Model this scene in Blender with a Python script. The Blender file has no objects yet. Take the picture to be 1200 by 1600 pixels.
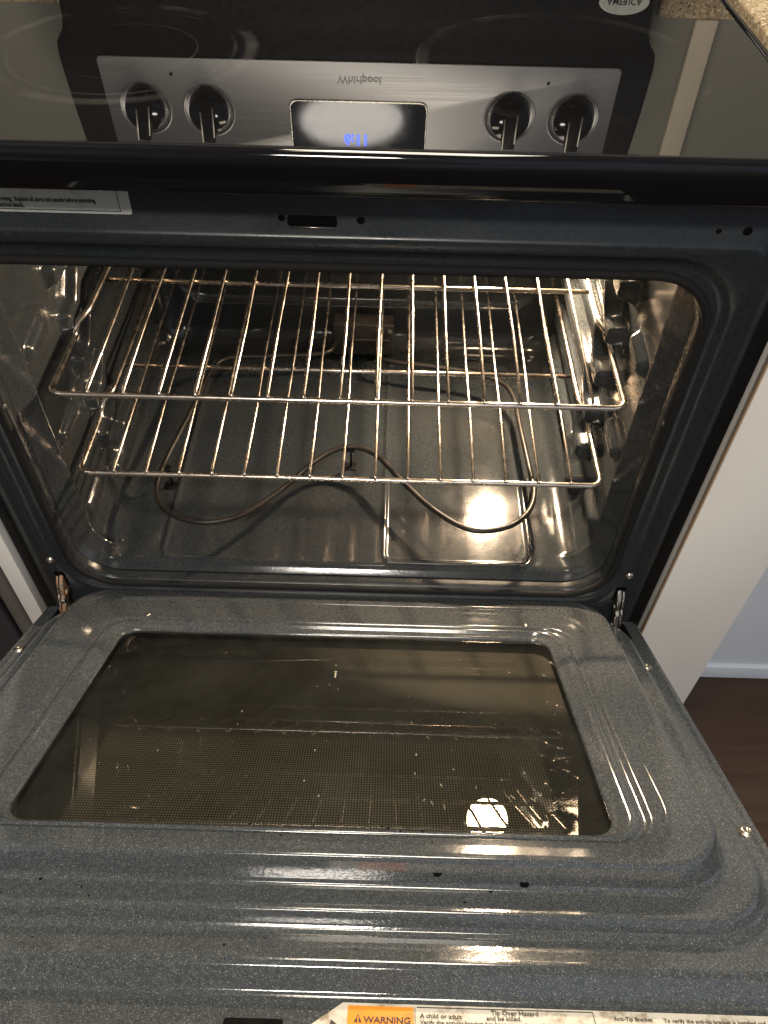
import bpy, bmesh, math, random
from mathutils import Matrix, Vector, Euler
random.seed(7)
S = bpy.context.scene
COL = S.collection
R = math.radians

# ------------------------------------------------------------------ camera
pitch, yaw, roll = R(48.564), R(-0.331), R(1.305)
cam_d = bpy.data.cameras.new('camera'); cam = bpy.data.objects.new('camera', cam_d); COL.objects.link(cam)
fwd = Vector((math.sin(yaw)*math.cos(pitch), math.cos(yaw)*math.cos(pitch), -math.sin(pitch)))
rt = Vector((math.cos(yaw), -math.sin(yaw), 0)); up = rt.cross(fwd)
r2 = rt*math.cos(roll)+up*math.sin(roll); u2 = -rt*math.sin(roll)+up*math.cos(roll)
M = Matrix((r2, u2, -fwd)).transposed().to_4x4(); M.translation = Vector((0.0552, -0.5833, 1.1639))
cam.matrix_world = M
cam_d.sensor_fit = 'VERTICAL'; cam_d.sensor_height = 36; cam_d.lens = 28.052
cam_d.clip_start = 0.02; cam_d.clip_end = 100
cam_d.dof.use_dof = False
S.camera = cam

# ------------------------------------------------------------------ world: a dim indoor room, a little bluer towards the viewer's side
W = bpy.data.worlds.new('World'); S.world = W; W.use_nodes = True
wn = W.node_tree; wn.nodes.clear()
wo = wn.nodes.new('ShaderNodeOutputWorld'); wb = wn.nodes.new('ShaderNodeBackground')
tc = wn.nodes.new('ShaderNodeTexCoord'); nz = wn.nodes.new('ShaderNodeTexNoise'); nz.inputs['Scale'].default_value = 1.6; nz.inputs['Detail'].default_value = 1
cr = wn.nodes.new('ShaderNodeValToRGB')
cr.color_ramp.elements[0].position = .38; cr.color_ramp.elements[0].color = (.05, .045, .038, 1)
cr.color_ramp.elements[1].position = .62; cr.color_ramp.elements[1].color = (.26, .30, .38, 1)
e = cr.color_ramp.elements.new(.5); e.color = (.13, .115, .09, 1)
wn.links.new(tc.outputs['Generated'], nz.inputs['Vector']); wn.links.new(nz.outputs['Fac'], cr.inputs['Fac'])
wn.links.new(cr.outputs['Color'], wb.inputs['Color']); wb.inputs['Strength'].default_value = 1.35
wn.links.new(wb.outputs[0], wo.inputs[0])

def area(name, loc, target, sx, sy, power, col):
    l = bpy.data.lights.new(name, 'AREA'); l.shape = 'RECTANGLE'; l.size = sx; l.size_y = sy; l.energy = power; l.color = col
    o = bpy.data.objects.new(name, l); COL.objects.link(o); o.location = loc
    o.rotation_euler = (Vector(target)-Vector(loc)).to_track_quat('-Z', 'Y').to_euler()
    return o
area('hood_lamp', (-.03, .03, 1.62), (-.02, .10, .9), .17, .07, 1.8, (1, .84, .62))
cl_ = area('ceiling_lamp', (-.14, -1.66, 2.5), (-.05, 0, .6), .43, .21, 28, (1, .92, .82)); cl_.data.shape = 'ELLIPSE'
area('ceiling_lamp', (.10, -.02, 2.35), (.05, -.2, .5), .5, .5, 27, (1, .90, .76))

S.view_settings.view_transform = 'Standard'; S.view_settings.look = 'None'
S.view_settings.exposure = .38; S.view_settings.gamma = 1; S.view_settings.use_curve_mapping = False

# ------------------------------------------------------------------ materials
class NT:
    def __init__(s, name):
        s.m = bpy.data.materials.new(name); s.m.use_nodes = True; s.t = s.m.node_tree
        s.b = s.t.nodes['Principled BSDF']; s._c = None
    def n(s, t, **k):
        x = s.t.nodes.new(t)
        for a, v in k.items(): setattr(x, a, v)
        return x
    def l(s, a, b): s.t.links.new(a, b)
    def co(s):
        if s._c is None: s._c = s.n('ShaderNodeTexCoord').outputs['Object']
        return s._c
    def noise(s, sc, det=2, rough=.5, dist=0, vec=None):
        x = s.n('ShaderNodeTexNoise'); x.inputs['Scale'].default_value = sc; x.inputs['Detail'].default_value = det
        x.inputs['Roughness'].default_value = rough; x.inputs['Distortion'].default_value = dist
        s.l(vec or s.co(), x.inputs['Vector']); return x.outputs['Fac']
    def vor(s, sc):
        x = s.n('ShaderNodeTexVoronoi'); x.inputs['Scale'].default_value = sc; s.l(s.co(), x.inputs['Vector']); return x
    def rng(s, v, a, b, c=0., d=1.):
        x = s.n('ShaderNodeMapRange'); x.inputs[1].default_value = a; x.inputs[2].default_value = b
        x.inputs[3].default_value = c; x.inputs[4].default_value = d; s.l(v, x.inputs[0]); return x.outputs[0]
    def math(s, op, a, b=None):
        x = s.n('ShaderNodeMath', operation=op)
        for i, v in enumerate((a, b)):
            if v is None: continue
            if isinstance(v, (int, float)): x.inputs[i].default_value = v
            else: s.l(v, x.inputs[i])
        return x.outputs[0]
    def mix(s, f, a, b, bt='MIX'):
        x = s.n('ShaderNodeMix', data_type='RGBA', blend_type=bt)
        for i, v in ((0, f), (6, a), (7, b)):
            if isinstance(v, (int, float)): x.inputs[i].default_value = v
            elif isinstance(v, tuple): x.inputs[i].default_value = (*v, 1) if len(v) == 3 else v
            else: s.l(v, x.inputs[i])
        return x.outputs[2]
    def set(s, k, v):
        if isinstance(v, (int, float)): s.b.inputs[k].default_value = v
        elif isinstance(v, tuple): s.b.inputs[k].default_value = (*v, 1) if len(v) == 3 else v
        else: s.l(v, s.b.inputs[k])
        return s
    def bump(s, h, st, dist=.001):
        x = s.n('ShaderNodeBump'); x.inputs['Strength'].default_value = st; x.inputs['Distance'].default_value = dist
        s.l(h, x.inputs['Height']); s.l(x.outputs[0], s.b.inputs['Normal'])

def simple(name, col, rough=.5, metal=0, spec=.5, coat=0, vary=0.15, sc=40, bumpst=0):
    k = NT(name)
    f = k.noise(sc, 4)
    c2 = tuple(max(0, c*(1-vary)) for c in col); c1 = tuple(c*(1+vary) for c in col)
    k.set('Base Color', k.mix(f, c2, c1)).set('Metallic', metal).set('Specular IOR Level', spec).set('Coat Weight', coat)
    k.set('Roughness', k.rng(k.noise(sc*2.3, 3), .3, .7, max(0, rough*.8), min(1, rough*1.25)))
    if bumpst: k.bump(k.noise(sc*6, 2), bumpst, .0005)
    return k.m

def enamel(name, base, fleck, rough, dens=.80, flr=(.35, .34, .30), warm=(.06, .05, .035), warmamt=.35, spec=.6, orange=.12):
    k = NT(name)
    v = k.vor(1500); v2 = k.vor(1000)
    sx = k.n('ShaderNodeSeparateColor'); k.l(v.outputs['Color'], sx.inputs[0])
    sy = k.n('ShaderNodeSeparateColor'); k.l(v2.outputs['Color'], sy.inputs[0])
    core = k.rng(v.outputs['Distance'], .25, .5, 1, 0)
    core2 = k.rng(v2.outputs['Distance'], .15, .42, 1, 0)
    f1 = k.math('MULTIPLY', k.math('MULTIPLY', k.rng(sx.outputs[0], dens, 1, 0, 1), core), fleck)
    f2 = k.math('MULTIPLY', k.math('MULTIPLY', k.rng(sy.outputs[0], .93, 1, .3, 1), core2), fleck*1.2)
    f2 = k.math('MULTIPLY', f2, k.math('GREATER_THAN', sy.outputs[0], .93))
    cloud = k.rng(k.noise(9, 5, .6), .45, .72)
    b = k.mix(k.math('MULTIPLY', cloud, warmamt), base, warm)
    b = k.mix(k.rng(k.noise(260, 3), .35, .75, 0, .5), b, tuple(c*2.0 for c in base))
    b = k.mix(f1, b, flr); b = k.mix(f2, b, tuple(min(1, c*1.3) for c in flr))
    dark = k.math('GREATER_THAN', sy.outputs[1], .992)
    dark = k.math('MULTIPLY', dark, k.math('LESS_THAN', v2.outputs['Distance'], .45))
    b = k.mix(dark, b, (.006, .005, .004))
    k.set('Base Color', b).set('Specular IOR Level', spec)
    k.set('Roughness', k.rng(k.noise(14, 5, .65), .3, .75, rough*.75, rough*1.6))
    k.bump(k.noise(330, 2, .5), orange, .0004)
    return k.m

M_enam = enamel('speckled_enamel', (.036, .041, .045), .62, .085, .62, warmamt=.05)
M_frame = enamel('frame_enamel', (.0150, .0180, .0205), .22, .26, .80, flr=(.12, .13, .14), warmamt=.15, spec=.35)
M_cav = enamel('cavity_enamel', (.020, .024, .027), .50, .11, .78, flr=(.20, .20, .19), warm=(.060, .052, .038), warmamt=.25, orange=.10)
M_black = simple('black_gloss', (.004, .004, .005), .05, spec=.28, sc=30)
M_blackmatte = simple('black_plastic', (.006, .0065, .007), .38, spec=.22, sc=60, vary=.05)
M_void = simple('dark_hole', (.002, .002, .002), .9, spec=.1)
M_gasket = simple('woven_gasket', (.012, .012, .012), .75, spec=.2, sc=300, bumpst=.6)
M_screw = simple('screw_steel', (.45, .41, .34), .32, metal=1, sc=300, vary=.3)
M_grip = simple('knob_grip', (.003, .003, .003), .5, spec=.08)
M_line = simple('nickel_line', (.75, .70, .60), .35, metal=.2, vary=.05)
M_white = simple('white_melamine', (.86, .83, .77), .45, vary=.03, sc=5)
M_bluelit = simple('white_bluish_lit', (.68, .73, .79), .5, vary=.04, sc=4)  # white surface with the bluish light on it put into the base colour
M_dish = simple('dishwasher_steel', (.30, .28, .25), .35, metal=.6, vary=.08, sc=12)
M_darkgrey = simple('dark_grey_panel', (.045, .04, .045), .4)
M_red = simple('block_ceramic', (.035, .032, .028), .7, sc=80, vary=.3)

# rack wire: plated steel, browned by heat
k = NT('rack_wire')
f = k.rng(k.noise(55, 5, .7), .42, .68)
k.set('Base Color', k.mix(k.math('MULTIPLY', f, .30), (.76, .68, .60), (.38, .27, .19))).set('Metallic', 1.)
k.set('Roughness', k.rng(k.noise(60, 3), .3, .7, .20, .32))
M_wire = k.m
k = NT('element_sheath')
f = k.rng(k.noise(38, 5, .7), .4, .7)
k.set('Base Color', k.mix(f, (.020, .018, .017), (.045, .036, .029))).set('Metallic', .35).set('Roughness', .38); k.bump(k.noise(500, 3), .2, .0004)
M_elem = k.m
k = NT('rusty_hinge_steel')
f = k.rng(k.noise(70, 5, .7), .42, .6)
k.set('Base Color', k.mix(f, (.55, .50, .42), (.40, .17, .04))).set('Metallic', k.rng(f, 0, 1, 1, .3)).set('Roughness', k.rng(f, 0, 1, .25, .7)); k.bump(f, .3, .001)
M_hinge = k.m
M_hinge2 = simple('hinge_steel', (.46, .42, .34), .3, metal=1, vary=.35, sc=90)
# brushed steel
k = NT('brushed_steel')
mp = k.n('ShaderNodeMapping'); mp.inputs['Scale'].default_value = (4, 4, 700); k.l(k.co(), mp.inputs[0])
br = k.noise(1, 3, .6, vec=mp.outputs[0])
k.set('Base Color', k.mix(br, (.23, .225, .22), (.28, .275, .265))).set('Metallic', .8).set('Roughness', k.rng(br, .3, .7, .33, .42))
k.bump(br, .08, .0005); M_steel = k.m

# ceramic glass with worn burner rings
k = NT('ceramic_glass')
sp = k.n('ShaderNodeSeparateXYZ'); k.l(k.co(), sp.inputs[0])
ringsum = None
def ring(cx, cy, rad, w, wear):
    dx = k.math('SUBTRACT', sp.outputs[0], cx); dy = k.math('SUBTRACT', sp.outputs[1], cy)
    d = k.math('SQRT', k.math('ADD', k.math('MULTIPLY', dx, dx), k.math('MULTIPLY', dy, dy)))
    a = k.math('ABSOLUTE', k.math('SUBTRACT', d, rad))
    return k.math('MULTIPLY', k.rng(a, w*.4, w, 1, 0), wear)
wear = k.rng(k.noise(11, 4, .6), .45, .66, 0, 1)
for cx, cy, rad, w, s_ in ((-.178, .15, .108, .007, .22), (-.178, .15, .094, .002, .15), (-.178, .15, .062, .0012, .15), (.192, .145, .118, .007, .11), (.192, .145, .122, .0012, .25), (-.17, .40, .09, .002, .1), (.19, .41, .08, .002, .1)):
    r_ = k.math('MULTIPLY', ring(cx, cy, rad, w, s_), wear)
    ringsum = r_ if ringsum is None else k.math('MAXIMUM', ringsum, r_)
smear = k.rng(k.noise(5, 6, .7, .8), .5, .8, 0, .012)
k.set('Base Color', k.mix(k.math('ADD', ringsum, smear), (.0035, .0035, .0038), (.11, .105, .095)))
k.set('Roughness', k.rng(ringsum, 0, 1, .018, .20)).set('IOR', 1.95)
M_glass_top = k.m

# oven window pane
k = NT('window_pane')
k.t.nodes.remove(k.b)
out = [x for x in k.t.nodes if x.type == 'OUTPUT_MATERIAL'][0]
gl = k.n('ShaderNodeBsdfGlossy'); gl.inputs['Roughness'].default_value = .012; gl.inputs['Color'].default_value = (1, .97, .93, 1)
tr = k.n('ShaderNodeBsdfTransparent'); tr.inputs['Color'].default_value = (.74, .73, .66, 1)
df = k.n('ShaderNodeBsdfDiffuse'); df.inputs['Color'].default_value = (.24, .25, .23, 1)
fr = k.n('ShaderNodeFresnel'); fr.inputs['IOR'].default_value = 1.6
m1 = k.n('ShaderNodeMixShader'); m2 = k.n('ShaderNodeMixShader')
dirt = k.math('ADD', k.rng(k.noise(5, 6, .75, .6), .33, .70, .003, .06), k.math('MULTIPLY', k.rng(k.noise(240, 2, .6), .74, .80), .5))
k.l(dirt, m1.inputs[0]); k.l(tr.outputs[0], m1.inputs[1]); k.l(df.outputs[0], m1.inputs[2])
k.l(fr.outputs[0], m2.inputs[0]); k.l(m1.outputs[0], m2.inputs[1]); k.l(gl.outputs[0], m2.inputs[2]); k.l(m2.outputs[0], out.inputs[0])
M_pane = k.m
# perforated screen printed behind the pane
k = NT('dotted_screen')
sp = k.n('ShaderNodeSeparateXYZ'); k.l(k.co(), sp.inputs[0])
def tri(v, sc):
    fr_ = k.math('FRACT', k.math('MULTIPLY', v, sc)); return k.math('ABSOLUTE', k.math('SUBTRACT', fr_, .5))
dx = tri(sp.outputs[0], 410); dy = tri(sp.outputs[1], 330)
dd = k.math('SQRT', k.math('ADD', k.math('MULTIPLY', dx, dx), k.math('MULTIPLY', dy, dy)))
dots = k.rng(dd, .22, .34, 1, 0)
fade = k.math('MULTIPLY', k.rng(sp.outputs[1], -.272, -.255, 1, .12), k.rng(k.math('ABSOLUTE', sp.outputs[0]), .203, .207, 1, .04))
k.set('Base Color', k.mix(k.math('MULTIPLY', dots, fade), (.014, .013, .011), (.17, .15, .11))).set('Roughness', .6)
M_dots = k.m

k = NT('granite')
v = k.vor(420); c = k.n('ShaderNodeSeparateColor'); k.l(v.outputs['Color'], c.inputs[0])
g = k.mix(k.rng(k.noise(30, 6, .75), .35, .68), (.40, .31, .19), (.22, .16, .09))
g = k.mix(k.math('GREATER_THAN', c.outputs[0], .8), g, (.50, .42, .30)); g = k.mix(k.math('GREATER_THAN', c.outputs[1], .9), g, (.12, .09, .06))
k.set('Base Color', g).set('Roughness', .18); M_granite = k.m
k = NT('wood_floor')
mp = k.n('ShaderNodeMapping'); mp.inputs['Scale'].default_value = (2, 22, 2); k.l(k.co(), mp.inputs[0])
g = k.noise(3, 6, .7, .6, vec=mp.outputs[0])
k.set('Base Color', k.mix(g, (.026, .013, .006), (.058, .029, .014))).set('Roughness', k.rng(g, .3, .7, .28, .5)); k.bump(g, .15, .001)
M_wood = k.m
M_wall = simple('olive_wall_paint', (.20, .20, .17), .7, vary=.06, sc=3)

def emis(name, col, st):
    k = NT(name); k.set('Base Color', (0., 0., 0.)).set('Emission Color', col).set('Emission Strength', st); return k.m
k = NT('lit_lamp_glass'); k.t.nodes.remove(k.b)
out = [x for x in k.t.nodes if x.type == 'OUTPUT_MATERIAL'][0]
em = k.n('ShaderNodeEmission'); em.inputs[0].default_value = (1, .74, .47, 1); em.inputs[1].default_value = 170
tr = k.n('ShaderNodeBsdfTransparent'); mx = k.n('ShaderNodeMixShader'); mx.inputs[0].default_value = .5
k.l(tr.outputs[0], mx.inputs[1]); k.l(em.outputs[0], mx.inputs[2]); k.l(mx.outputs[0], out.inputs[0]); M_bulb = k.m
M_led = emis('blue_display_digits', (.03, .07, 1.0), 16)
M_disp = simple('display_glass', (.012, .016, .024), .06, spec=.17)
k = NT('label_paper'); k.set('Base Color', k.mix(k.rng(k.noise(45, 6, .7), .52, .68), (.52, .49, .42), (.20, .15, .09))).set('Roughness', .35); M_paper = k.m
k = NT('label_paper_clean'); k.set('Base Color', k.mix(k.rng(k.noise(60, 4), .5, .8), (.46, .47, .43), (.3, .3, .27))).set('Roughness', .5); M_paper2 = k.m
k = NT('warning_orange'); k.set('Base Color', k.mix(k.rng(k.noise(90, 5), .5, .75), (.85, .25, .02), (.5, .17, .03))).set('Roughness', .35); M_orange = k.m
M_ink = simple('label_ink', (.025, .023, .02), .5, vary=.5, sc=200)
M_logo = simple('logo_print', (.17, .165, .16), .4)

# ------------------------------------------------------------------ mesh helpers
def finish(name, bm, mats, parent=None, smooth=True, loc=(0, 0, 0), angle=None):
    me = bpy.data.meshes.new(name); bm.to_mesh(me); bm.free()
    for m in (mats if isinstance(mats, (list, tuple)) else [mats]): me.materials.append(m)
    for p in me.polygons: p.use_smooth = smooth
    if smooth and angle:
        try: me.set_sharp_from_angle(angle=R(angle))
        except Exception: pass
    o = bpy.data.objects.new(name, me); COL.objects.link(o)
    if parent is not None:
        o.parent = parent
        base = Vector((0, 0, 0)) if parent.get('_rot') or parent.parent and parent.parent.get('_rot') else None
    o.location = loc
    return o
def tag(o, label=None, cat=None, group=None, kind=None):
    if label: o['label'] = label
    if cat: o['category'] = cat
    if group: o['group'] = group
    if kind: o['kind'] = kind
    return o
def empty(name, loc):
    o = bpy.data.objects.new(name, None); COL.objects.link(o); o.location = loc; o.empty_display_size = .05; return o
def box(bm, x0, x1, y0, y1, z0, z1, bev=0, mi=0):
    r = bmesh.ops.create_cube(bm, size=1); vs = r['verts']
    for v in vs: v.co = Vector(((x0+x1)/2+v.co.x*(x1-x0), (y0+y1)/2+v.co.y*(y1-y0), (z0+z1)/2+v.co.z*(z1-z0)))
    fs = set(f for v in vs for f in v.link_faces)
    for f in fs: f.material_index = mi
    if bev:
        es = set(e for v in vs for e in v.link_edges)
        bmesh.ops.bevel(bm, geom=list(es), offset=bev, segments=3, affect='EDGES', profile=.5)
def smooth01(t): t = max(0., min(1., t)); return t*t*(3-2*t)
def sbox(u, a, b, w): return smooth01((u-a)/w+.5)*smooth01((b-u)/w+.5)
def rr(cx, cy, hx, hy, r, nc=8, mx=4, my=4):
    pts = []
    cs = [(cx+hx-r, cy+hy-r, 0), (cx-hx+r, cy+hy-r, 90), (cx-hx+r, cy-hy+r, 180), (cx+hx-r, cy-hy+r, 270)]
    for i, (a, b, st) in enumerate(cs):
        for j in range(nc+1):
            t = R(st+90*j/nc); pts.append((a+r*math.cos(t), b+r*math.sin(t)))
        nx = cs[(i+1) % 4]; m = mx if i % 2 == 0 else my
        t2 = R(nx[2]); q = (nx[0]+r*math.cos(t2), nx[1]+r*math.sin(t2)); p = pts[-1]
        for j in range(1, m): pts.append((p[0]+(q[0]-p[0])*j/m, p[1]+(q[1]-p[1])*j/m))
    return pts
def loft(bm, loops, cap0=False, cap1=False, mi=0, flip=False):
    vs = [[bm.verts.new(p) for p in L] for L in loops]; n = len(vs[0])
    for a, b in zip(vs, vs[1:]):
        for i in range(n):
            q = (a[i], a[(i+1) % n], b[(i+1) % n], b[i])
            try: f = bm.faces.new(q[::-1] if flip else q); f.material_index = mi
            except ValueError: pass
    if cap0: f = bm.faces.new(vs[0][::-1] if not flip else vs[0]); f.material_index = mi
    if cap1: f = bm.faces.new(vs[-1] if not flip else vs[-1][::-1]); f.material_index = mi
def catmull(P, n=8, closed=False):
    P = [Vector(p) for p in P]; out = []
    N = len(P); rng = range(N) if closed else range(N-1)
    for i in rng:
        if closed: p0, p1, p2, p3 = P[i-1], P[i], P[(i+1) % N], P[(i+2) % N]
        else: p0, p1, p2, p3 = P[max(i-1, 0)], P[i], P[i+1], P[min(i+2, N-1)]
        for j in range(n):
            t = j/n
            out.append(.5*((2*p1)+(p2-p0)*t+(2*p0-5*p1+4*p2-p3)*t*t+(-p0+3*p1-3*p2+p3)*t**3))
    if not closed: out.append(P[-1])
    return out
def tube(bm, pts, r, seg=10, closed=False, mi=0, caps=True):
    pts = [Vector(p) for p in pts]; n = len(pts); loops = []
    prev = None
    for i, p in enumerate(pts):
        a = pts[i-1] if (i > 0 or closed) else p; b = pts[(i+1) % n] if (i < n-1 or closed) else p
        t = (b-a).normalized()
        if prev is None: nn = t.orthogonal().normalized()
        else: nn = (prev-t*prev.dot(t)).normalized()
        prev = nn; bb = t.cross(nn)
        loops.append([p+nn*r*math.cos(2*math.pi*k_/seg)+bb*r*math.sin(2*math.pi*k_/seg) for k_ in range(seg)])
    if closed:
        loops.append(loops[0]); loft(bm, loops, mi=mi); bmesh.ops.remove_doubles(bm, verts=bm.verts, dist=1e-6)
    else: loft(bm, loops, caps, caps, mi)
def rnd_path(P, r, n=6):
    """polyline with rounded corners"""
    P = [Vector(p) for p in P]; out = [P[0]]
    for i in range(1, len(P)-1):
        a, b, c = P[i-1], P[i], P[i+1]; u = (a-b); v = (c-b); rr_ = min(r, u.length*.49, v.length*.49)
        p, q = b+u.normalized()*rr_, b+v.normalized()*rr_
        for j in range(n+1):
            t = j/n; out.append((1-t)**2*p+2*t*(1-t)*b+t*t*q)
    out.append(P[-1]); return out
def text_bm(bm, body, size, mat, mi, ext=.0, align='LEFT', bold=0.):
    c = bpy.data.curves.new('t', 'FONT'); c.body = body; c.size = size; c.extrude = ext; c.align_x = align; c.offset = bold
    c.resolution_u = 3
    o = bpy.data.objects.new('t', c); COL.objects.link(o); bpy.context.view_layer.update()
    me = bpy.data.meshes.new_from_object(o.evaluated_get(bpy.context.evaluated_depsgraph_get()))
    me.transform(mat); nf = len(bm.faces); bm.from_mesh(me); bm.faces.ensure_lookup_table()
    for i in range(nf, len(bm.faces)): bm.faces[i].material_index = mi
    bpy.data.objects.remove(o); bpy.data.curves.remove(c); bpy.data.meshes.remove(me)
def lathe(bm, prof, mat=Matrix.Identity(4), seg=24, mi=0, cap0=False, cap1=True):
    loft(bm, [[mat @ Vector((r*math.cos(2*math.pi*i/seg), r*math.sin(2*math.pi*i/seg), z)) for i in range(seg)] for r, z in prof], cap0, cap1, mi)

# ================================================================== THE SETTING
bm = bmesh.new()
bmesh.ops.create_grid(bm, x_segments=1, y_segments=1, size=6)
tag(finish('floor', bm, M_wood, smooth=False), kind='structure')
bm = bmesh.new(); box(bm, -2.2, 2.2, .62, .72, 0, 2.6)
tag(finish('kitchen_wall', bm, M_wall, smooth=False), 'olive grey painted kitchen wall behind the range', 'wall', kind='structure')

# right: narrow white cabinet end, a white cabinet set back with bluish light in its colour, counter with splash
t_ = empty('white_cabinet', (.45, .3, 0)); tag(t_, 'cream white cabinet panel standing right beside the open oven', 'cabinet')
bm = bmesh.new(); box(bm, .3955, .505, .0, .60, .0, .873, .0012); o = finish('side_panel', bm, M_white, t_, loc=(-.45, -.3, 0), angle=30)
bm = bmesh.new(); box(bm, .3937, .3955, -.0008, .004, .0, .872, .0004); finish('edge_band', bm, simple('edge_band_tan', (.40, .28, .17), .5), t_, loc=(-.45, -.3, 0))
t_ = empty('bluish_lit_cabinet', (.9, .35, 0)); tag(t_, 'white panelled cupboard, bluish light put into its colour, set back to the right above the brown floor', 'cabinet')
bm = bmesh.new(); box(bm, .507, 1.6, .104, .60, .035, .873, .002); finish('front_panel', bm, M_bluelit, t_, loc=(-.9, -.35, 0), angle=30)
bm = bmesh.new(); box(bm, .507, 1.6, .098, .60, .0, .034, .002); finish('baseboard', bm, simple('baseboard_bluish_lit', (.62, .68, .76), .5, vary=.04), t_, loc=(-.9, -.35, 0), angle=30)  # baseboard colour carries the same bluish light

def counter(x0, x1, label):
    t = empty('granite_countertop', ((x0+x1)/2, .3, .875)); tag(t, label, 'countertop', 'granite counters beside the range')
    L = (-(x0+x1)/2, -.3, -.875)
    bm = bmesh.new(); box(bm, x0, x1, -.02, .602, .8755, .912, .004); finish('slab', bm, M_granite, t, loc=L, angle=30)
    bm = bmesh.new(); box(bm, x0, x1, .604, .6185, .9125, 1.015, .002); finish('backsplash', bm, M_granite, t, loc=L, angle=30)
counter(.3925, 1.6, 'speckled beige granite counter at top right beyond the cooktop rim')
counter(-1.6, -.3925, 'speckled granite counter to the left of the cooktop, over the dishwasher')
bm = bmesh.new(); box(bm, .445, .475, .606, .6195, 1.016, 2.1, .002)
tag(finish('door_casing', bm, simple('casing_cream', (.62, .56, .45), .5, vary=.03)), 'narrow cream strip of trim on the wall, mirrored in the right of the cooktop', 'trim')

# left: white filler, dishwasher
t_ = empty('filler_strip', (-.404, .3, 0)); tag(t_, 'narrow white filler strip between the oven and the steel appliance at left', 'filler strip')
bm = bmesh.new(); box(bm, -.4145, -.3935, .0, .6, .0, .873, .001); finish('strip_board', bm, M_white, t_, loc=(.404, -.3, 0), angle=30)
t_ = empty('dishwasher', (-.72, .3, 0)); tag(t_, 'dishwasher edge in dull steel and dark grey at the lower left', 'dishwasher')
L = (.72, -.3, 0)
bm = bmesh.new(); box(bm, -.446, -.4245, .008, .6, .10, .87, .006); finish('door_edge', bm, M_dish, t_, loc=L, angle=30)
bm = bmesh.new(); box(bm, -1.03, -.449, .004, .6, .10, .87, .004); finish('door_panel', bm, M_darkgrey, t_, loc=L, angle=30)
bm = bmesh.new(); box(bm, -1.03, -.4245, .07, .6, .0, .098, .002); finish('kick_plate', bm, M_blackmatte, t_, loc=L, angle=30)

# ================================================================== THE RANGE
RNG = empty('electric_range', (0, .25, 0)); tag(RNG, 'freestanding electric range with grey speckled oven, its door pulled part way down', 'oven')
RL = (0, -.25, 0)
def part(name, bm, mat, angle=None, smooth=True): return finish(name, bm, mat, RNG, smooth, RL, angle)

# body sides, drawer
bm = bmesh.new()
for s in (-1, 1): box(bm, s*.382-.0105, s*.382+.0105, .0115 if s > 0 else .0115, .60, .06, .884, .002)
box(bm, -.365, .365, .585, .60, .06, .884, .002)
part('body_shell', bm, M_blackmatte, 30)
bm = bmesh.new(); box(bm, -.374, .374, -.006, .02, .06, .262, .006); part('storage_drawer', bm, M_black, 30)

# front frame: nested loops around the opening (x,z) at depth y
fl = []
def FL(hx, z0, z1, r, y): fl.append([(p[0], y, p[1]) for p in rr(0, (z0+z1)/2, hx, (z1-z0)/2, r, 14, 6, 6)])
FL(.375, .262, .874, .004, .021); FL(.375, .262, .874, .004, .010); FL(.3735, .263, .874, .005, .0065)
FL(.367, .268, .872, .006, .0035); FL(.3645, .270, .870, .008, .0012); FL(.359, .273, .868, .010, .0)
FL(.353, .276, .834, .010, .0); FL(.3515, .277, .8325, .011, -.0018); FL(.349, .279, .831, .012, -.0025)
FL(.343, .345, .823, .060, -.0025); FL(.341, .3465, .821, .060, -.001); FL(.3375, .349, .8165, .058, .0025)
FL(.334, .3515, .8125, .056, .0035); FL(.329, .355, .807, .054, .0035); FL(.326, .3575, .804, .053, .0018)
FL(.3235, .360, .8015, .052, .002); FL(.322, .362, .800, .051, .005); FL(.3215, .3622, .7998, .051, .010); FL(.3215, .3622, .7998, .051, .016)
bm = bmesh.new(); loft(bm, fl); part('front_frame', bm, M_frame)
# gasket tube on the upper and side lip
bm = bmesh.new()
pts = [(p[0], .0005, p[1]) for p in rr(0, (.357+.8045)/2, .3265, (.8045-.357)/2, .055, 14, 30, 30)]
pts = [p for p in pts]
tube(bm, pts, .0042, 8, True); part('door_gasket', bm, M_gasket)

# cavity liner
SH = [.322, .440, .499, .5575, .616, .675, .7335]
def bulge(y, z):
    d = 0
    for li, zt in enumerate(SH[1:]):
        zc = zt-.016
        # long shelf pressing, its front end drooping
        c = zc-.026*smooth01((.215-y)/.040)
        a = sbox(y, .150, .435, .012)
        q = sbox(z, c-.013, c+.011, .008)
        d = max(d, .0200*a*q)
        # small front pressing
        a = sbox(y, .060, .112, .012); c2 = zt-.012-.10*(.11-y)
        if li % 2 == 0: d = max(d, .0110*a*sbox(z, c2-.008, c2+.008, .009))
    return d
def seg_d(px, py, ax, ay, bx, by):
    vx, vy = bx-ax, by-ay; L = vx*vx+vy*vy; t = max(0, min(1, ((px-ax)*vx+(py-ay)*vy)/L))
    return math.hypot(px-ax-t*vx, py-ay-t*vy)
def rrect_d(x, y, x0, x1, y0, y1, r):
    cx, cy, hx, hy = (x0+x1)/2, (y0+y1)/2, (x1-x0)/2-r, (y1-y0)/2-r
    qx, qy = abs(x-cx)-hx, abs(y-cy)-hy
    return math.hypot(max(qx, 0), max(qy, 0))+min(max(qx, qy), 0)-r
def beads(x, y):
    h = 0
    for x0, x1 in ((.052, .238), (-.226, -.045)):
        d = abs(rrect_d(x, y, x0, x1, .031, .43, .014))
        if x0 < 0: d = max(d, 0) if x < -.12 else 9
        h = max(h, .0030*smooth01(1-d/.0050))
    return h
loops = []
ys = [.016, .018, .022, .026, .030]+[.030+.0024*i for i in range(1, 176)]
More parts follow.
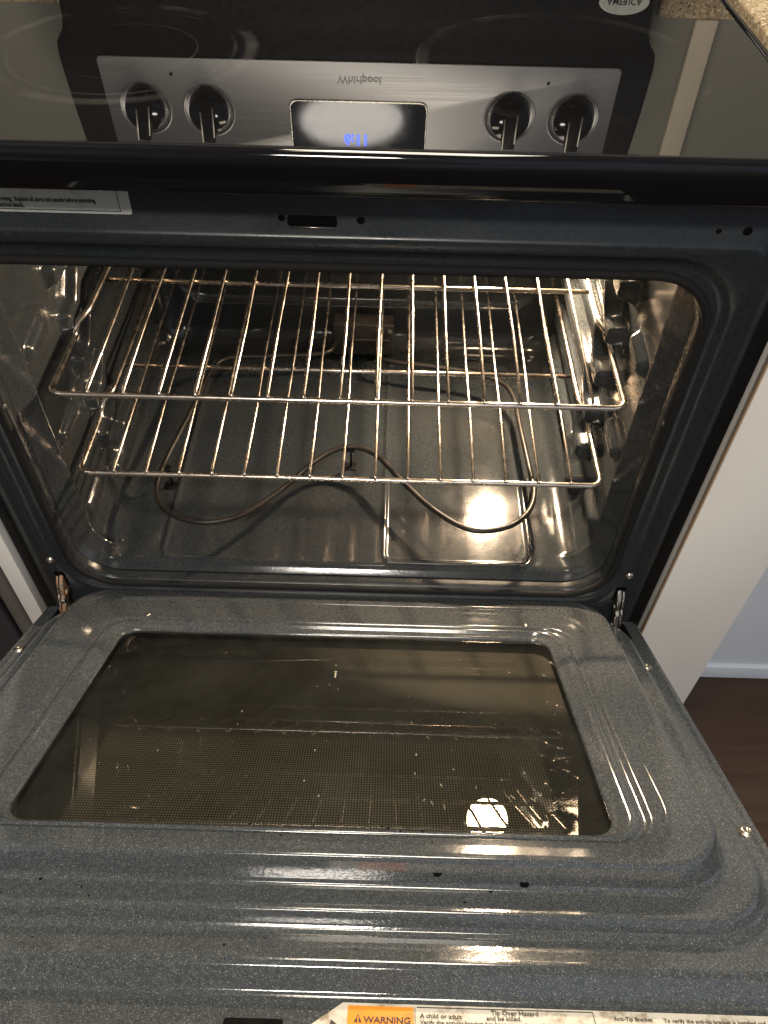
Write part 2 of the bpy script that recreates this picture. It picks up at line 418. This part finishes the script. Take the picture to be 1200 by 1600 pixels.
for y in ys:
    t = smooth01((y-.012)/.018)
    hx = .3215-.0125*max(0, min(1, (y-.015)/.032))+.0045*smooth01((y-.047)/.008); z0 = .3622+.0098*t; z1 = .7998+.022*t; r = .051-.011*t
    bk = max(0, y-.42)
    L = []
    for (x, z) in rr(0, (z0+z1)/2, hx, (z1-z0)/2, r, 12, 260, 150):
        if y > .032:
            if abs(abs(x)-hx) < .0008 or (z < z0+r and abs(x) > hx-r*.4):
                f = smooth01((z-(z0+.01))/.02)
                x -= math.copysign(bulge(y, z)*f*(1 if x > 0 else .6), x)
            if z < z0+.0006: z += beads(x, y)
        # crease ring just inside the lip
        L.append((x, y, z))
    loops.append(L)
# rounded rear edge then embossed back wall
hx, z0, z1, r = .313, .372, .8218, .040
for a in (20, 40, 60, 75, 90):
    s_, c_ = math.sin(R(a)), 1-math.cos(R(a)); q = .030*c_
    loops.append([(x, ys[-1]+.030*s_, z) for x, z in rr(0, (z0+z1)/2, hx-q, (z1-z0)/2-q, r-q*.4, 12, 260, 150)])
yb = ys[-1]+.030
for ins, dy in ((.036, 0), (.038, 0), (.040, .002), (.044, .006), (.050, .0075), (.06, .008), (.2, .008)):
    loops.append([(x, yb+dy, z) for x, z in rr(0, (z0+z1)/2+.018, hx-ins, (z1-z0)/2-ins*.9-.018*(1 if ins < .19 else .5), max(.02, .06-(.02 if ins < .19 else .05)), 12, 260, 150)])
bm = bmesh.new(); loft(bm, loops, cap1=True); part('oven_cavity', bm, M_cav)

# bake element
Zf = .413
EP = [(-.212, .36), (-.222, .30), (-.232, .235), (-.243, .164), (-.244, .115), (-.224, .080), (-.182, .063), (-.142, .069), (-.112, .089), (-.075, .130), (-.037, .180), (0, .203), (.038, .190), (.075, .141), (.117, .092), (.162, .062), (.206, .068), (.235, .093), (.247, .128), (.245, .17), (.240, .25), (.236, .315), (.220, .348), (.180, .368), (.12, .380), (.05, .392), (.035, .41), (.03, .45)]
EP = [(x*.988, y-.008) for x, y in EP]
EP = [(-.03, .45), (-.035, .41), (-.06, .395), (-.13, .388), (-.19, .38)]+EP
bm = bmesh.new(); tube(bm, catmull([(x, y, Zf) for x, y in EP], 8), .0036, 12)
el = part('bake_element', bm, M_elem)
for x, y in ((-.240, .150), (.243, .144), (0, .195)):
    bm = bmesh.new()
    tube(bm, rnd_path([(x, y, Zf+.005), (x+.004, y, Zf-.006), (x+.004, y+.004, .3735)], .003), .0016, 8)
    box(bm, x-.007, x+.009, y-.004, y+.006, Zf-.007, Zf-.0035, .001)
    box(bm, x-.005, x+.012, y-.004, y+.010, .3722, .3738, .0005)
    finish('element_clip', bm, M_blackmatte, el)
bm = bmesh.new(); box(bm, -.036, .058, .432, .462, .385, .442, .003); box(bm, -.030, .052, .4285, .434, .414, .4165, .0008)
tb = part('terminal_block', bm, M_red, 30)
bm = bmesh.new()
for x in (.034, .052):
    lathe(bm, [(.004, 0), (.004, .002), (.0025, .003)], Matrix.Translation((x, .4318, .432)) @ Matrix.Rotation(R(90), 4, 'X'), 14)
finish('screw', bm, M_screw, tb)

# oven lamp (lit)
LP = Vector((.238, .392, .682))
bm = bmesh.new(); bmesh.ops.create_uvsphere(bm, u_segments=28, v_segments=18, radius=.034)
for v in bm.verts: v.co = Vector((v.co.x, v.co.y*1.05, v.co.z))+LP
bmesh.ops.delete(bm, geom=[f for f in bm.faces if f.calc_center_median().y > LP.y+.007], context='FACES')
lamp = part('oven_lamp', bm, M_bulb)
fl_ = bpy.data.lights.new('filament', 'POINT'); fl_.energy = 38; fl_.shadow_soft_size = .011; fl_.color = (1, .75, .50)
fo_ = bpy.data.objects.new('filament', fl_); COL.objects.link(fo_); fo_.location = LP
bm = bmesh.new(); lathe(bm, [(.046, 0), (.046, .010), (.0385, .022), (.0385, .090), (.0360, .100), (.0348, .1005)], Matrix.Translation((LP.x, .488, LP.z)) @ Matrix.Rotation(R(90), 4, 'X'), 28, cap1=False)  # socket lengthened past the bulb to block its light from the back wall
finish('lamp_socket_shade', bm, M_screw, lamp)

# frame details: slot, holes, corner screws
def pill(bm, cx, cz, hx, hz, y, depth=.0006, mi=0, r=None):
    r = r or min(hx, hz)*.98
    loft(bm, [[(p[0], yy, p[1]) for p in rr(cx, cz, hx-i_, hz-i_, max(.0002, r-i_), 6, 2, 2)] for i_, yy in ((0, y+.001), (0, y-depth*.5), (.0003, y-depth))], cap1=True, mi=mi)
bm = bmesh.new(); pill(bm, -.0095, .8452, .0195, .0046, 0, .0004, 0, .0028); sl = part('latch_slot', bm, M_void)
bm = bmesh.new(); tube(bm, [(-.0275, -.0006, .8400), (.0085, -.0006, .8400)], .0005, 6); finish('slot_lip', bm, M_screw, sl)
for x, z, r_ in ((-.0335, .8472, .0028), (.0285, .8468, .0032), (.3085, .8455, .0022), (.331, .8460, .0036), (-.30, .848, .003)):
    bm = bmesh.new(); pill(bm, x, z, r_, r_, 0, .0004); part('screw_hole', bm, M_void)
def screw(mat, parent, loc, r=.0052, name='screw'):
    bm = bmesh.new(); lathe(bm, [(r*1.25, 0), (r*1.25, .0006), (r, .0008), (r*.95, .0018), (r*.7, .0026), (r*.35, .0028), (r*.30, .0016), (r*.05, .0014)], mat, 20)
    return finish(name, bm, M_screw, parent, True, loc)
RX = Matrix.Rotation(R(90), 4, 'X')
for s in (-1, 1):
    screw(Matrix.Translation((s*.347, -.0022, .402)) @ RX, RNG, RL, .0042)
    screw(Matrix.Translation((s*.3245, .0045, .64)) @ RX, RNG, RL, .0030)
    screw(Matrix.Translation((s*.327, .002, .46)) @ RX, RNG, RL, .0026)

# frame label, top left
bm = bmesh.new()
loft(bm, [[(p[0], y, p[1]) for p in rr(-.2445, .8615, .0945, .0145, .002, 4, 2, 2)] for y in (.0005, -.0006)], cap1=True)
def outline(bm, x0, x1, z0, z1, w, y, mi):
    box(bm, x0, x1, y, y+.0002, z0, z0+w, 0, mi); box(bm, x1-w, x1, y, y+.0002, z0+w, z1, 0, mi)
outline(bm, -.336, -.1585, .8492, .875, .0005, -.0009, 1)
def fm(x, z, y=-.0010): return Matrix.Translation((x, y, z)) @ RX
NX = Matrix.Diagonal((.66, 1, 1, 1))
text_bm(bm, 'Disconnect power before servicing.  Replace all parts and panels before operating.', .0052, fm(-.1760, .8562) @ NX, 1, 0, 'RIGHT', .00015)
text_bm(bm, 'Failure to do so can result in death or electrical shock.', .0052, fm(-.2330, .8512) @ NX, 1, 0, 'RIGHT', .00015)
lb = part('instruction_label', bm, [M_paper2, M_ink], smooth=False); lb['label'] = 'pale label with small print at the top left of the oven frame'

# hinges
for s in (-1, 1):
    bm = bmesh.new()
    prof = [(.012, .372), (-.002, .374), (-.011, .366), (-.017, .354), (-.0175, .350), (-.0225, .346), (-.0235, .340), (-.029, .334), (-.0305, .322), (-.036, .306), (-.026, .300), (-.018, .318), (-.012, .334), (-.006, .348), (.012, .354)]
    for dx, w in ((0, .0042), (s*.0055, .0020)):
        x0 = s*.3425+dx-w/2
        a = [bm.verts.new((x0, y+(.002 if dx else 0), z)) for y, z in prof]; b = [bm.verts.new((x0+w, y+(.002 if dx else 0), z)) for y, z in prof]
        n = len(prof)
        bm.faces.new(a); bm.faces.new(b[::-1])
        for i in range(n): bm.faces.new((a[i], b[i], b[(i+1) % n], a[(i+1) % n]))
    bmesh.ops.recalc_face_normals(bm, faces=bm.faces)
    bmesh.ops.bevel(bm, geom=list(bm.edges), offset=.0007, segments=2, affect='EDGES')
    for y, z in ((-.012, .352), (-.024, .330)):
        m_ = Matrix.Translation((s*.3425-s*.0035, y, z)) @ Matrix.Rotation(R(-90*s), 4, 'Y'); lathe(bm, [(.0038, 0), (.0038, .0016), (.0025, .0022)], m_, 14)
    h_ = part('door_hinge', bm, M_hinge if s < 0 else M_hinge2, 40)
    if s < 0: h_['label'] = 'hinge arm browned with rust at the left of the door'
    bm = bmesh.new(); loft(bm, [[(p[0], y, p[1]) for p in rr(s*.3435, .366, .0065, .014, .003, 4, 1, 1)] for y in (.0002, -.0030)], cap1=True)
    part('hinge_slot', bm, M_void, 30)

# ------------------------------------------------------------------ oven door (local x, -s, h)
DA = R(28.3)
door = empty('oven_door', (0, -.265, .312)); door.parent = RNG; door.rotation_euler = (-DA, 0, 0)
def dpart(name, bm, mat, angle=None, smooth=True): return finish(name, bm, mat, door, smooth, (0, 0, 0), angle)
dl = []
def DL(hx, s0, s1, r, h, rb=None, dip=0):
    L = []
    for x, y in rr(0, -(s0+s1)/2, hx, (s1-s0)/2, r, 14, 60, 20): L.append((x, y, h))
    dl.append(L)
SE = .575
DL(.3785, -.014, SE, .004, -.034)
DL(.3785, -.014, SE, .004, -.018)
DL(.3780, -.0135, SE-.001, .005, -.0168)
DL(.3765, -.012, SE-.003, .006, -.016)
bm = bmesh.new(); loft(bm, dl)
# skin: cross-section list (half width, s_hinge, s_front, radius, height) from outside to the window
dl = []
DL(.3785, -.0140, .5120, .003, -.0162)
DL(.3785, -.0140, .5105, .003, -.0158)
DL(.3783, -.0138, .5088, .003, -.0140)
DL(.3780, -.0135, .5035, .004, -.0060)
DL(.3778, -.0130, .5005, .004, -.0015)
DL(.3770, -.0120, .4985, .005, .0005)
DL(.3755, -.0110, .4970, .006, .0020)
DL(.3720, -.0100, .4940, .010, .0018)
DL(.3680, -.0095, .4850, .020, .0006)
DL(.3620, -.0090, .4770, .050, -.0003)
DL(.3600, -.0085, .4745, .062, -.0003)
DL(.3575, -.0080, .4712, .062, .0008)
DL(.3558, -.0075, .4695, .062, .0030)
DL(.3530, -.0070, .4672, .062, .0100)
DL(.3515, -.0065, .4660, .062, .0124)
DL(.3490, -.0060, .4643, .061, .0134)
DL(.3460, -.0055, .4610, .059, .0132)
DL(.3380, -.0050, .4500, .056, .0122)
DL(.3330, -.0048, .4440, .054, .0118)
DL(.3305, -.0046, .4420, .054, .0128)
DL(.3285, -.0044, .4405, .054, .0155)
DL(.3240, -.0043, .4372, .054, .0310)
DL(.3226, -.0042, .4360, .053, .0338)
DL(.3200, -.0040, .4343, .052, .0349)
DL(.3160, -.0030, .4310, .050, .0350)
DL(.2900, .0500, .4220, .040, .0346)
DL(.2740, .0710, .4145, .034, .0340)
DL(.2722, .0722, .4138, .033, .0326)
DL(.2700, .0740, .4130, .032, .0306)
DL(.2665, .0755, .4120, .031, .0306)
DL(.2640, .0770, .4108, .030, .0328)
DL(.2600, .0785, .4092, .029, .0340)
DL(.2560, .0805, .4075, .028, .0332)
DL(.2510, .0835, .4050, .025, .0300)
DL(.2480, .0860, .4025, .023, .0285)
DL(.2455, .0882, .4005, .021, .0278)
DL(.2440, .0895, .3990, .020, .0262)
DL(.2436, .0900, .3985, .020, .0235)
def support(L, gap=.0045, ins=.0010):
    out = [L[0]]
    for a, b in zip(L, L[1:]):
        # distance on the front side of the loop (lowest y)
        ia = min(range(len(a)), key=lambda i: a[i][1]); d = math.hypot(a[ia][1]-b[ia][1], a[ia][2]-b[ia][2])
        if d > gap:
            for t in (ins/d, .5, 1-ins/d): out.append([tuple(p[k_]+(q[k_]-p[k_])*t for k_ in range(3)) for p, q in zip(a, b)])
        out.append(b)
    return out
loft(bm, support(dl, .0025, .0007))
dpart('door_liner', bm, M_enam)
# bottom shelf of the skin under the label and outer glass front underneath
bm = bmesh.new(); box(bm, -.3765, .3765, -(SE-.002), -.508, -.0300, -.0162, .001); dpart('door_top_rail', bm, M_enam, 30)
bm = bmesh.new(); box(bm, -.379, .379, -SE-.004, .012, -.048, -.0345, .003); dpart('outer_door_glass', bm, M_black, 30)
# window pane and screen
bm = bmesh.new(); loft(bm, [[(x, y, h) for x, y in rr(0, -.2443, hx, .1545+(hx-.2440), .020, 10, 2, 2)] for hx, h in ((.2452, .0250),)]+[[(x, y, .0252) for x, y in rr(0, -.2443, .2450, .1543, .020, 10, 2, 2)]], cap1=True)
dpart('window_pane', bm, M_pane, smooth=False)
bm = bmesh.new(); v = [bm.verts.new((x, y, .0135)) for x, y in ((-.25, -.405), (.25, -.405), (.25, -.08), (-.25, -.08))]; bm.faces.new(v)
box(bm, -.252, .252, -.407, -.078, -.012, .012, .001)
dpart('perforated_screen', bm, M_dots, smooth=False)
bm = bmesh.new()
def blob(x, s_, sx, sy, h, rot=0):
    n = 8; base = []
    for i in range(n):
        a = 2*math.pi*i/n; u, v_ = sx*math.cos(a)*random.uniform(.75, 1.2), sy*math.sin(a)*random.uniform(.8, 1.15)
        base.append((x+u*math.cos(rot)-v_*math.sin(rot), -s_+u*math.sin(rot)+v_*math.cos(rot)))
    loft(bm, [[(p[0], p[1], h) for p in base], [(p[0]*.8+x*.2, p[1]*.8-s_*.2, h+.0004) for p in base]], cap1=True)
random.seed(21)
for i in range(34):
    x = random.gauss(.10, .09) if i % 2 else random.uniform(-.22, .23); s_ = random.uniform(.12, .39)
    if abs(x) < .235: q = random.uniform(.0003, .0009); blob(x, s_, q, q*random.uniform(.7, 2.2), .0253, random.uniform(-.3, .3))
for i in range(12): blob(random.uniform(.08, .19), random.uniform(.33, .39), .0004, random.uniform(.0015, .004), .0253, random.uniform(-.8, .8))
blob(.005, .1720, .0012, .0065, .0253, .03); blob(.005, .1660, .0020, .0010, .0253)
k = NT('dried_spatter'); k.set('Base Color', (.20, .185, .14)).set('Roughness', .5)
sp_ = dpart('dried_spatter', bm, k.m); sp_['kind'] = 'stuff'
random.seed(9)
# bead pressed along the hinge side
bm = bmesh.new()
loft(bm, [[(x, y, h) for x, y in rr(-.008, -.024, hx, .0065-ins, max(.001, .0064-ins), 8, 40, 1)] for hx, ins, h in ((.262, 0, .0335), (.2605, .0012, .0352), (.259, .0025, .0366), (.2575, .0042, .0370))], cap1=True)
dpart('hinge_side_bead', bm, M_enam)
# short bead to the right of the window
for s in (1,):
    bm = bmesh.new()
    tube(bm, catmull([(.288, -.315, .0322), (.2885, -.35, .0328), (.2885, -.375, .0328), (.284, -.392, .0326), (.277, -.400, .0318)], 8), .0026, 10); dpart('corner_bead', bm, M_enam)
# screws on the flange
for x, s_ in ((.3597, .0975), (.3665, .3604), (-.3675, .0965)):
    screw(Matrix.Translation((x, -s_, .0004)), door, (0, 0, 0), .0056)
# spot screws near window corners
for x, s_ in ((-.2235, .066), (.2225, .066)):
    bm = bmesh.new(); lathe(bm, [(.0034, 0), (.003, .0012), (.0015, .0018)], Matrix.Translation((x, -s_, .0338)), 14); dpart('rivet', bm, M_screw)
# hinge pockets
for s in (-1, 1):
    bm = bmesh.new(); loft(bm, [[(x, y, h) for x, y in rr(s*.3555, -.012, .006, .019, .002, 4, 1, 1)] for h in (-.001, .0010)], cap1=True); p_ = dpart('hinge_pocket', bm, M_void, 30)
# black latch slot near the door's free edge
bm = bmesh.new(); loft(bm, [[(x, y, h) for x, y in rr(-.0235, -.5365, .0195, .0085, .002, 4, 1, 1)] for h in (-.017, -.0157)], cap1=True); dpart('handle_slot', bm, M_void, 30)
# food crumbs on the liner are burnt specks
bm = bmesh.new()
for i in range(34):
    x = random.uniform(-.34, .2); s_ = random.choice((random.uniform(.403, .434), random.uniform(.403, .434), random.uniform(.444, .46), random.uniform(.476, .49), random.uniform(.0, .06)))
    h = .0342 if s_ < .434 else (.0128 if s_ < .465 else .0006)
    sx, sy = random.uniform(.0006, .0016), random.uniform(.0005, .0010)
    n = 7; base = [(x+sx*math.cos(a)*random.uniform(.7, 1.2), -s_+sy*math.sin(a)*random.uniform(.7, 1.2)) for a in [2*math.pi*i/n for i in range(n)]]
    loft(bm, [[(p[0], p[1], h-.0004) for p in base], [(p[0]*.9+x*.1, p[1]*.9-s_*.1, h+.0004) for p in base]], cap1=True)
for x, s_, sx in ((.1, .4385, .0040), (.165, .4405, .0032)):
    n = 9; hh = .022 if s_ < .4395 else .0165
    base = [(x+sx*math.cos(a)*random.uniform(.8, 1.2), -s_+.0012*math.sin(a)*random.uniform(.7, 1.2)) for a in [2*math.pi*i/n for i in range(n)]]
    loft(bm, [[(p[0], p[1], hh-.002) for p in base], [(p[0], p[1], hh+.0014) for p in base]], cap1=True)
cr_ = dpart('burnt_crumbs', bm, M_void); cr_['kind'] = 'stuff'

# warning label
bm = bmesh.new(); H0 = -.0158
loft(bm, [[(x, y, h) for x, y in ((.375, -.5735), (.375, -.5162), (.0345, -.5148), (.0120, -.5330), (.0120, -.5735))][::-1] for h in (H0-.0003, H0)], cap1=True)
bmesh.ops.recalc_face_normals(bm, faces=bm.faces)
def quad(pts, h, mi): f = bm.faces.new([bm.verts.new((x, -s_, h)) for x, s_ in pts]); f.material_index = mi; f.normal_update(); (f.normal.z < 0) and f.normal_flip()
quad([(.038, .517), (.0820, .5172), (.0820, .573), (.038, .573)], H0+.0003, 1)
quad([(.0275, .5275), (.0365, .5345), (.0365, .545), (.0225, .545)], H0+.0003, 2)
def bar(x0, s0, x1, s1, w, h=H0+.0004): 
    quad([(x0, s0), (x1, s0), (x1, s0+w), (x0, s0+w)], h, 2) if abs(x1-x0) > abs(s1-s0) else quad([(x0, s0), (x0+w, s0), (x0+w, s1), (x0, s1)], h, 2)
bar(.084, .5168, .202, .5168, .0006); bar(.2016, .5174, .2016, .573, .0006); bar(.0826, .5172, .0826, .573, .0004)
def T(s, x, ss, size, mi=2, bold=.0001, al='LEFT'): text_bm(bm, s, size, Matrix.Translation((x, -ss, H0+.0006)), mi, 0, al, bold)
T('WARNING', .0488, .5292, .0064, 2, .0002)
quad([(.0450, .5232), (.0478, .5290), (.0422, .5290)], H0+.0005, 2)
T('!', .0443, .5288, .0052, 1, .0002)
T('Tip Over Hazard', .1335, .5212, .0046); T('A child or adult', .0860, .5246, .0044); T('and be killed.', .1300, .5250, .0044)
T('Verify the anti-tip bracket has been properly installed and engaged.', .0860, .5290, .0040)
T('Anti-Tip Bracket', .2150, .5225, .0038); T('To verify the anti-tip bracket is installed and engaged:', .2480, .5228, .0038)
T('\u2022 Slide range forward.', .2500, .5275, .0038)
lb = dpart('warning_label', bm, [M_paper, M_orange, M_ink], smooth=False); lb['label'] = 'scuffed warning label with an orange block near the free edge of the door'

# ------------------------------------------------------------------ cooktop
def edgeloop(ins, z, r): return [(x, y, z) for x, y in rr(0, .2415, .3805-ins, .2785-ins, r, 8, 4, 4)]
bm = bmesh.new()
loft(bm, [edgeloop(.02, .8825, .01), edgeloop(.004, .8825, .012), edgeloop(.0012, .8840, .013), edgeloop(0, .8870, .014), edgeloop(0, .9040, .014), edgeloop(.0008, .9085, .013), edgeloop(.0026, .9125, .012), edgeloop(.0055, .9152, .010), edgeloop(.0080, .9158, .009), edgeloop(.0100, .9155, .008), edgeloop(.0118, .9146, .007), edgeloop(.0126, .9132, .006)], cap0=True)
part('cooktop_rim', bm, M_black)
bm = bmesh.new(); loft(bm, [edgeloop(.0123, .9120, .006), edgeloop(.0123, .9138, .006), edgeloop(.0130, .9141, .006)], cap1=True)
part('cooktop_glass', bm, M_glass_top, smooth=False)
bm = bmesh.new(); box(bm, -.366, .366, -.012, .016, .872, .8822, .001); part('front_rail', bm, M_blackmatte, 30)

# ------------------------------------------------------------------ backguard
bm = bmesh.new()
def BG(z, hx, y, yb_=.600): return [(p[0], p[1], z) for p in rr(0, (y+yb_)/2, hx, (yb_-y)/2, .006, 5, 2, 2)]
loft(bm, [BG(.914, .3560, .515), BG(.96, .3590, .512), BG(1.004, .3620, .511), BG(1.016, .3650, .511), BG(1.030, .3755, .5095), BG(1.045, .3775, .509), BG(1.10, .3760, .512), BG(1.205, .3715, .522), BG(1.214, .3660, .530)], cap1=True)
bg = part('backguard', bm, M_blackmatte)
BY = .509
def bgm(x, z, d=0): return Matrix.Translation((x, BY-.002-(-(z-1.045))*0+(.0875*(z-1.045) if z > 1.045 else 0)-d, z)) @ Matrix.Rotation(R(85), 4, 'X')
def byz(z): return BY+.088*(z-1.045)
bm = bmesh.new()
loft(bm, [[(p[0], byz(p[1])-d, p[1]) for p in rr(.004, 1.118, .333-i, .0745-i, .006, 6, 12, 6)] for d, i in ((-.002, 0), (.0016, 0), (.0022, .0008))], cap1=True)
finish('control_panel', bm, M_steel, bg, angle=30)
bm = bmesh.new()
loft(bm, [[(p[0], byz(p[1])-d, p[1]) for p in rr(.003, 1.130, .0895-i, .0365-i, .009-i*.8, 8, 4, 4)] for d, i in ((0, -.0016), (.0034, -.0016), (.0038, -.0008), (.0036, 0), (.0030, .0003))])
finish('display_bezel', bm, simple('bezel_trim', (.62, .58, .50), .25, metal=1), bg)
bm = bmesh.new()
loft(bm, [[(p[0], byz(p[1])-d, p[1]) for p in rr(.003, 1.130, .0893, .0363, .0088, 8, 4, 4)] for d in (.0, .0030)], cap1=True)
finish('display_window', bm, M_disp, bg, smooth=False)
TL = Matrix.Rotation(R(85), 4, 'X')
bm = bmesh.new(); text_bm(bm, '6:11', .020, Matrix.Translation((.0, byz(1.138)-.0034, 1.1375)) @ TL, 0, 0, 'CENTER', .0004); finish('clock_digits', bm, M_led, bg, smooth=False)
bm = bmesh.new(); text_bm(bm, 'Whirlpool', .0135, Matrix.Translation((.0045, byz(1.062)-.0026, 1.0615)) @ TL, 0, 0, 'CENTER', .0001); finish('brand_lettering', bm, M_logo, bg, smooth=False)
bm = bmesh.new()
loft(bm, [[(.322+.030*math.cos(a)*k_, .5112-d, .971+.014*math.sin(a)*k_) for a in [2*math.pi*i/32 for i in range(32)]] for d, k_ in ((0, 1), (.0012, 1), (.0016, .97))], cap1=True, flip=True)
text_bm(bm, 'AMERICA', .0100, Matrix.Translation((.322, .5094, .9675)) @ RX, 1, 0, 'CENTER', .0002)
bmesh.ops.recalc_face_normals(bm, faces=bm.faces)
finish('oval_sticker', bm, [M_paper2, M_ink], bg, smooth=False)
for x in (-.237, .247):
    bm = bmesh.new(); lathe(bm, [(.0022, 0), (.0021, .0006), (.0012, .0010)], Matrix.Translation((x, byz(1.064)-.0021, 1.064)) @ TL, 12); finish('panel_hole', bm, M_void, bg)  # dark discs standing for small holes in the steel panel
for x, z, rot in ((-.279, 1.109, 9), (-.195, 1.110, 4), (.203, 1.109, -1), (.287, 1.110, -2)):
    base = Matrix.Translation((x, byz(z)-.0021, z)) @ TL
    bm = bmesh.new(); lathe(bm, [(.0262, .0004), (.0262, .0020), (.0258, .0090), (.0250, .0110), (.0235, .0120)], base, 40)
    kn = part('control_knob', bm, M_black, 40)
    bm = bmesh.new()
    kb_ = bmesh.new(); lathe(kb_, [(.0345, 0), (.0342, .0009), (.0328, .0011), (.0322, .0004), (.0265, .0004)], base, 40); finish('dial_bezel', kb_, M_steel, kn)
    rm = base @ Matrix.Rotation(R(rot), 4, 'Z')
    loft(bm, [[rm @ Vector((x_, y_, h)) for x_, y_ in rr(0, yc, hw, hl, .002, 4, 2, 2)] for h, hw, hl, yc in ((.010, .0098, .0235, 0), (.0160, .0092, .0255, .003), (.0215, .0086, .0275, .005), (.0225, .0078, .0265, .005))], cap1=True)
    finish('grip', bm, M_grip, kn, loc=(0, 0, 0), angle=40)
    bm = bmesh.new()
    for sx in (-1, 1): tube(bm, [rm @ Vector((sx*.0080, -.012-.003*sx, .0226)), rm @ Vector((sx*.0076, .028-.004*sx, .0226))], .0009, 6)
    finish('chrome_line', bm, M_line, kn)

# ================================================================== RACKS (rest inside the cavity)
def make_rack(yx):
    root = empty('oven_rack', (0, .262, 0)); L = (0, -.262, 0)
    zj = .004
    P = []
    left = [(-.289, .470, .015), (-.2895, .40, .015), (-.2900, .178, .015), (-.2985, .163, .011), (-.3010, .152, .001), (-.3005, .136, 0), (-.3005, .0515, 0)]
    right = [(-x, y, z) for x, y, z in left[::-1]]
    path = rnd_path(left[:4], .008, 5)[:-1]+rnd_path(left[3:]+right[:4], .013, 7)+rnd_path(right[3:], .008, 5)[1:]
    # close at rear
    bm = bmesh.new(); full = path+[Vector(p) for p in ()]
    tube(bm, full, .0032, 12); tube(bm, rnd_path([(-.289, .469, .015), (-.289, .478, .015), (.289, .478, .015), (.289, .469, .015)], .007, 6), .0032, 12)
    finish('rack_frame', bm, M_wire, root, loc=L)
    bm = bmesh.new(); tube(bm, [(-.2895, yx, .0095), (.2895, yx, .0095)], .0029, 10); finish('crossbar', bm, M_wire, root, loc=L)
    for i in range(15):
        x = -.2595+.0375*i
        bm = bmesh.new()
        b_ = random.uniform(-.0008, .0008)
        tube(bm, [(x, .0500, .0020), (x, .0515, .0042), (x, .054, .0060), (x+b_, .16, .0100), (x-b_, .26, .0141), (x, .476, .0195), (x, .4795, .0185)], .0018, 8)
        finish('wire', bm, M_wire, root, loc=L)
    return root
r1 = make_rack(.250); r1.location.z = .617
tag(r1, 'upper wire oven rack, the higher of the two', 'oven rack', 'wire racks in the oven')
r2_ = r1.copy(); COL.objects.link(r2_)
for ch in list(r1.children):
    c = ch.copy(); COL.objects.link(c); c.parent = r2_
r2_.location = (0, .262, .500); tag(r2_, 'lower wire oven rack, just above the curved heating element', 'oven rack', 'wire racks in the oven')
for c in r2_.children:
    if c.name.startswith('crossbar'): c.location.y -= .014
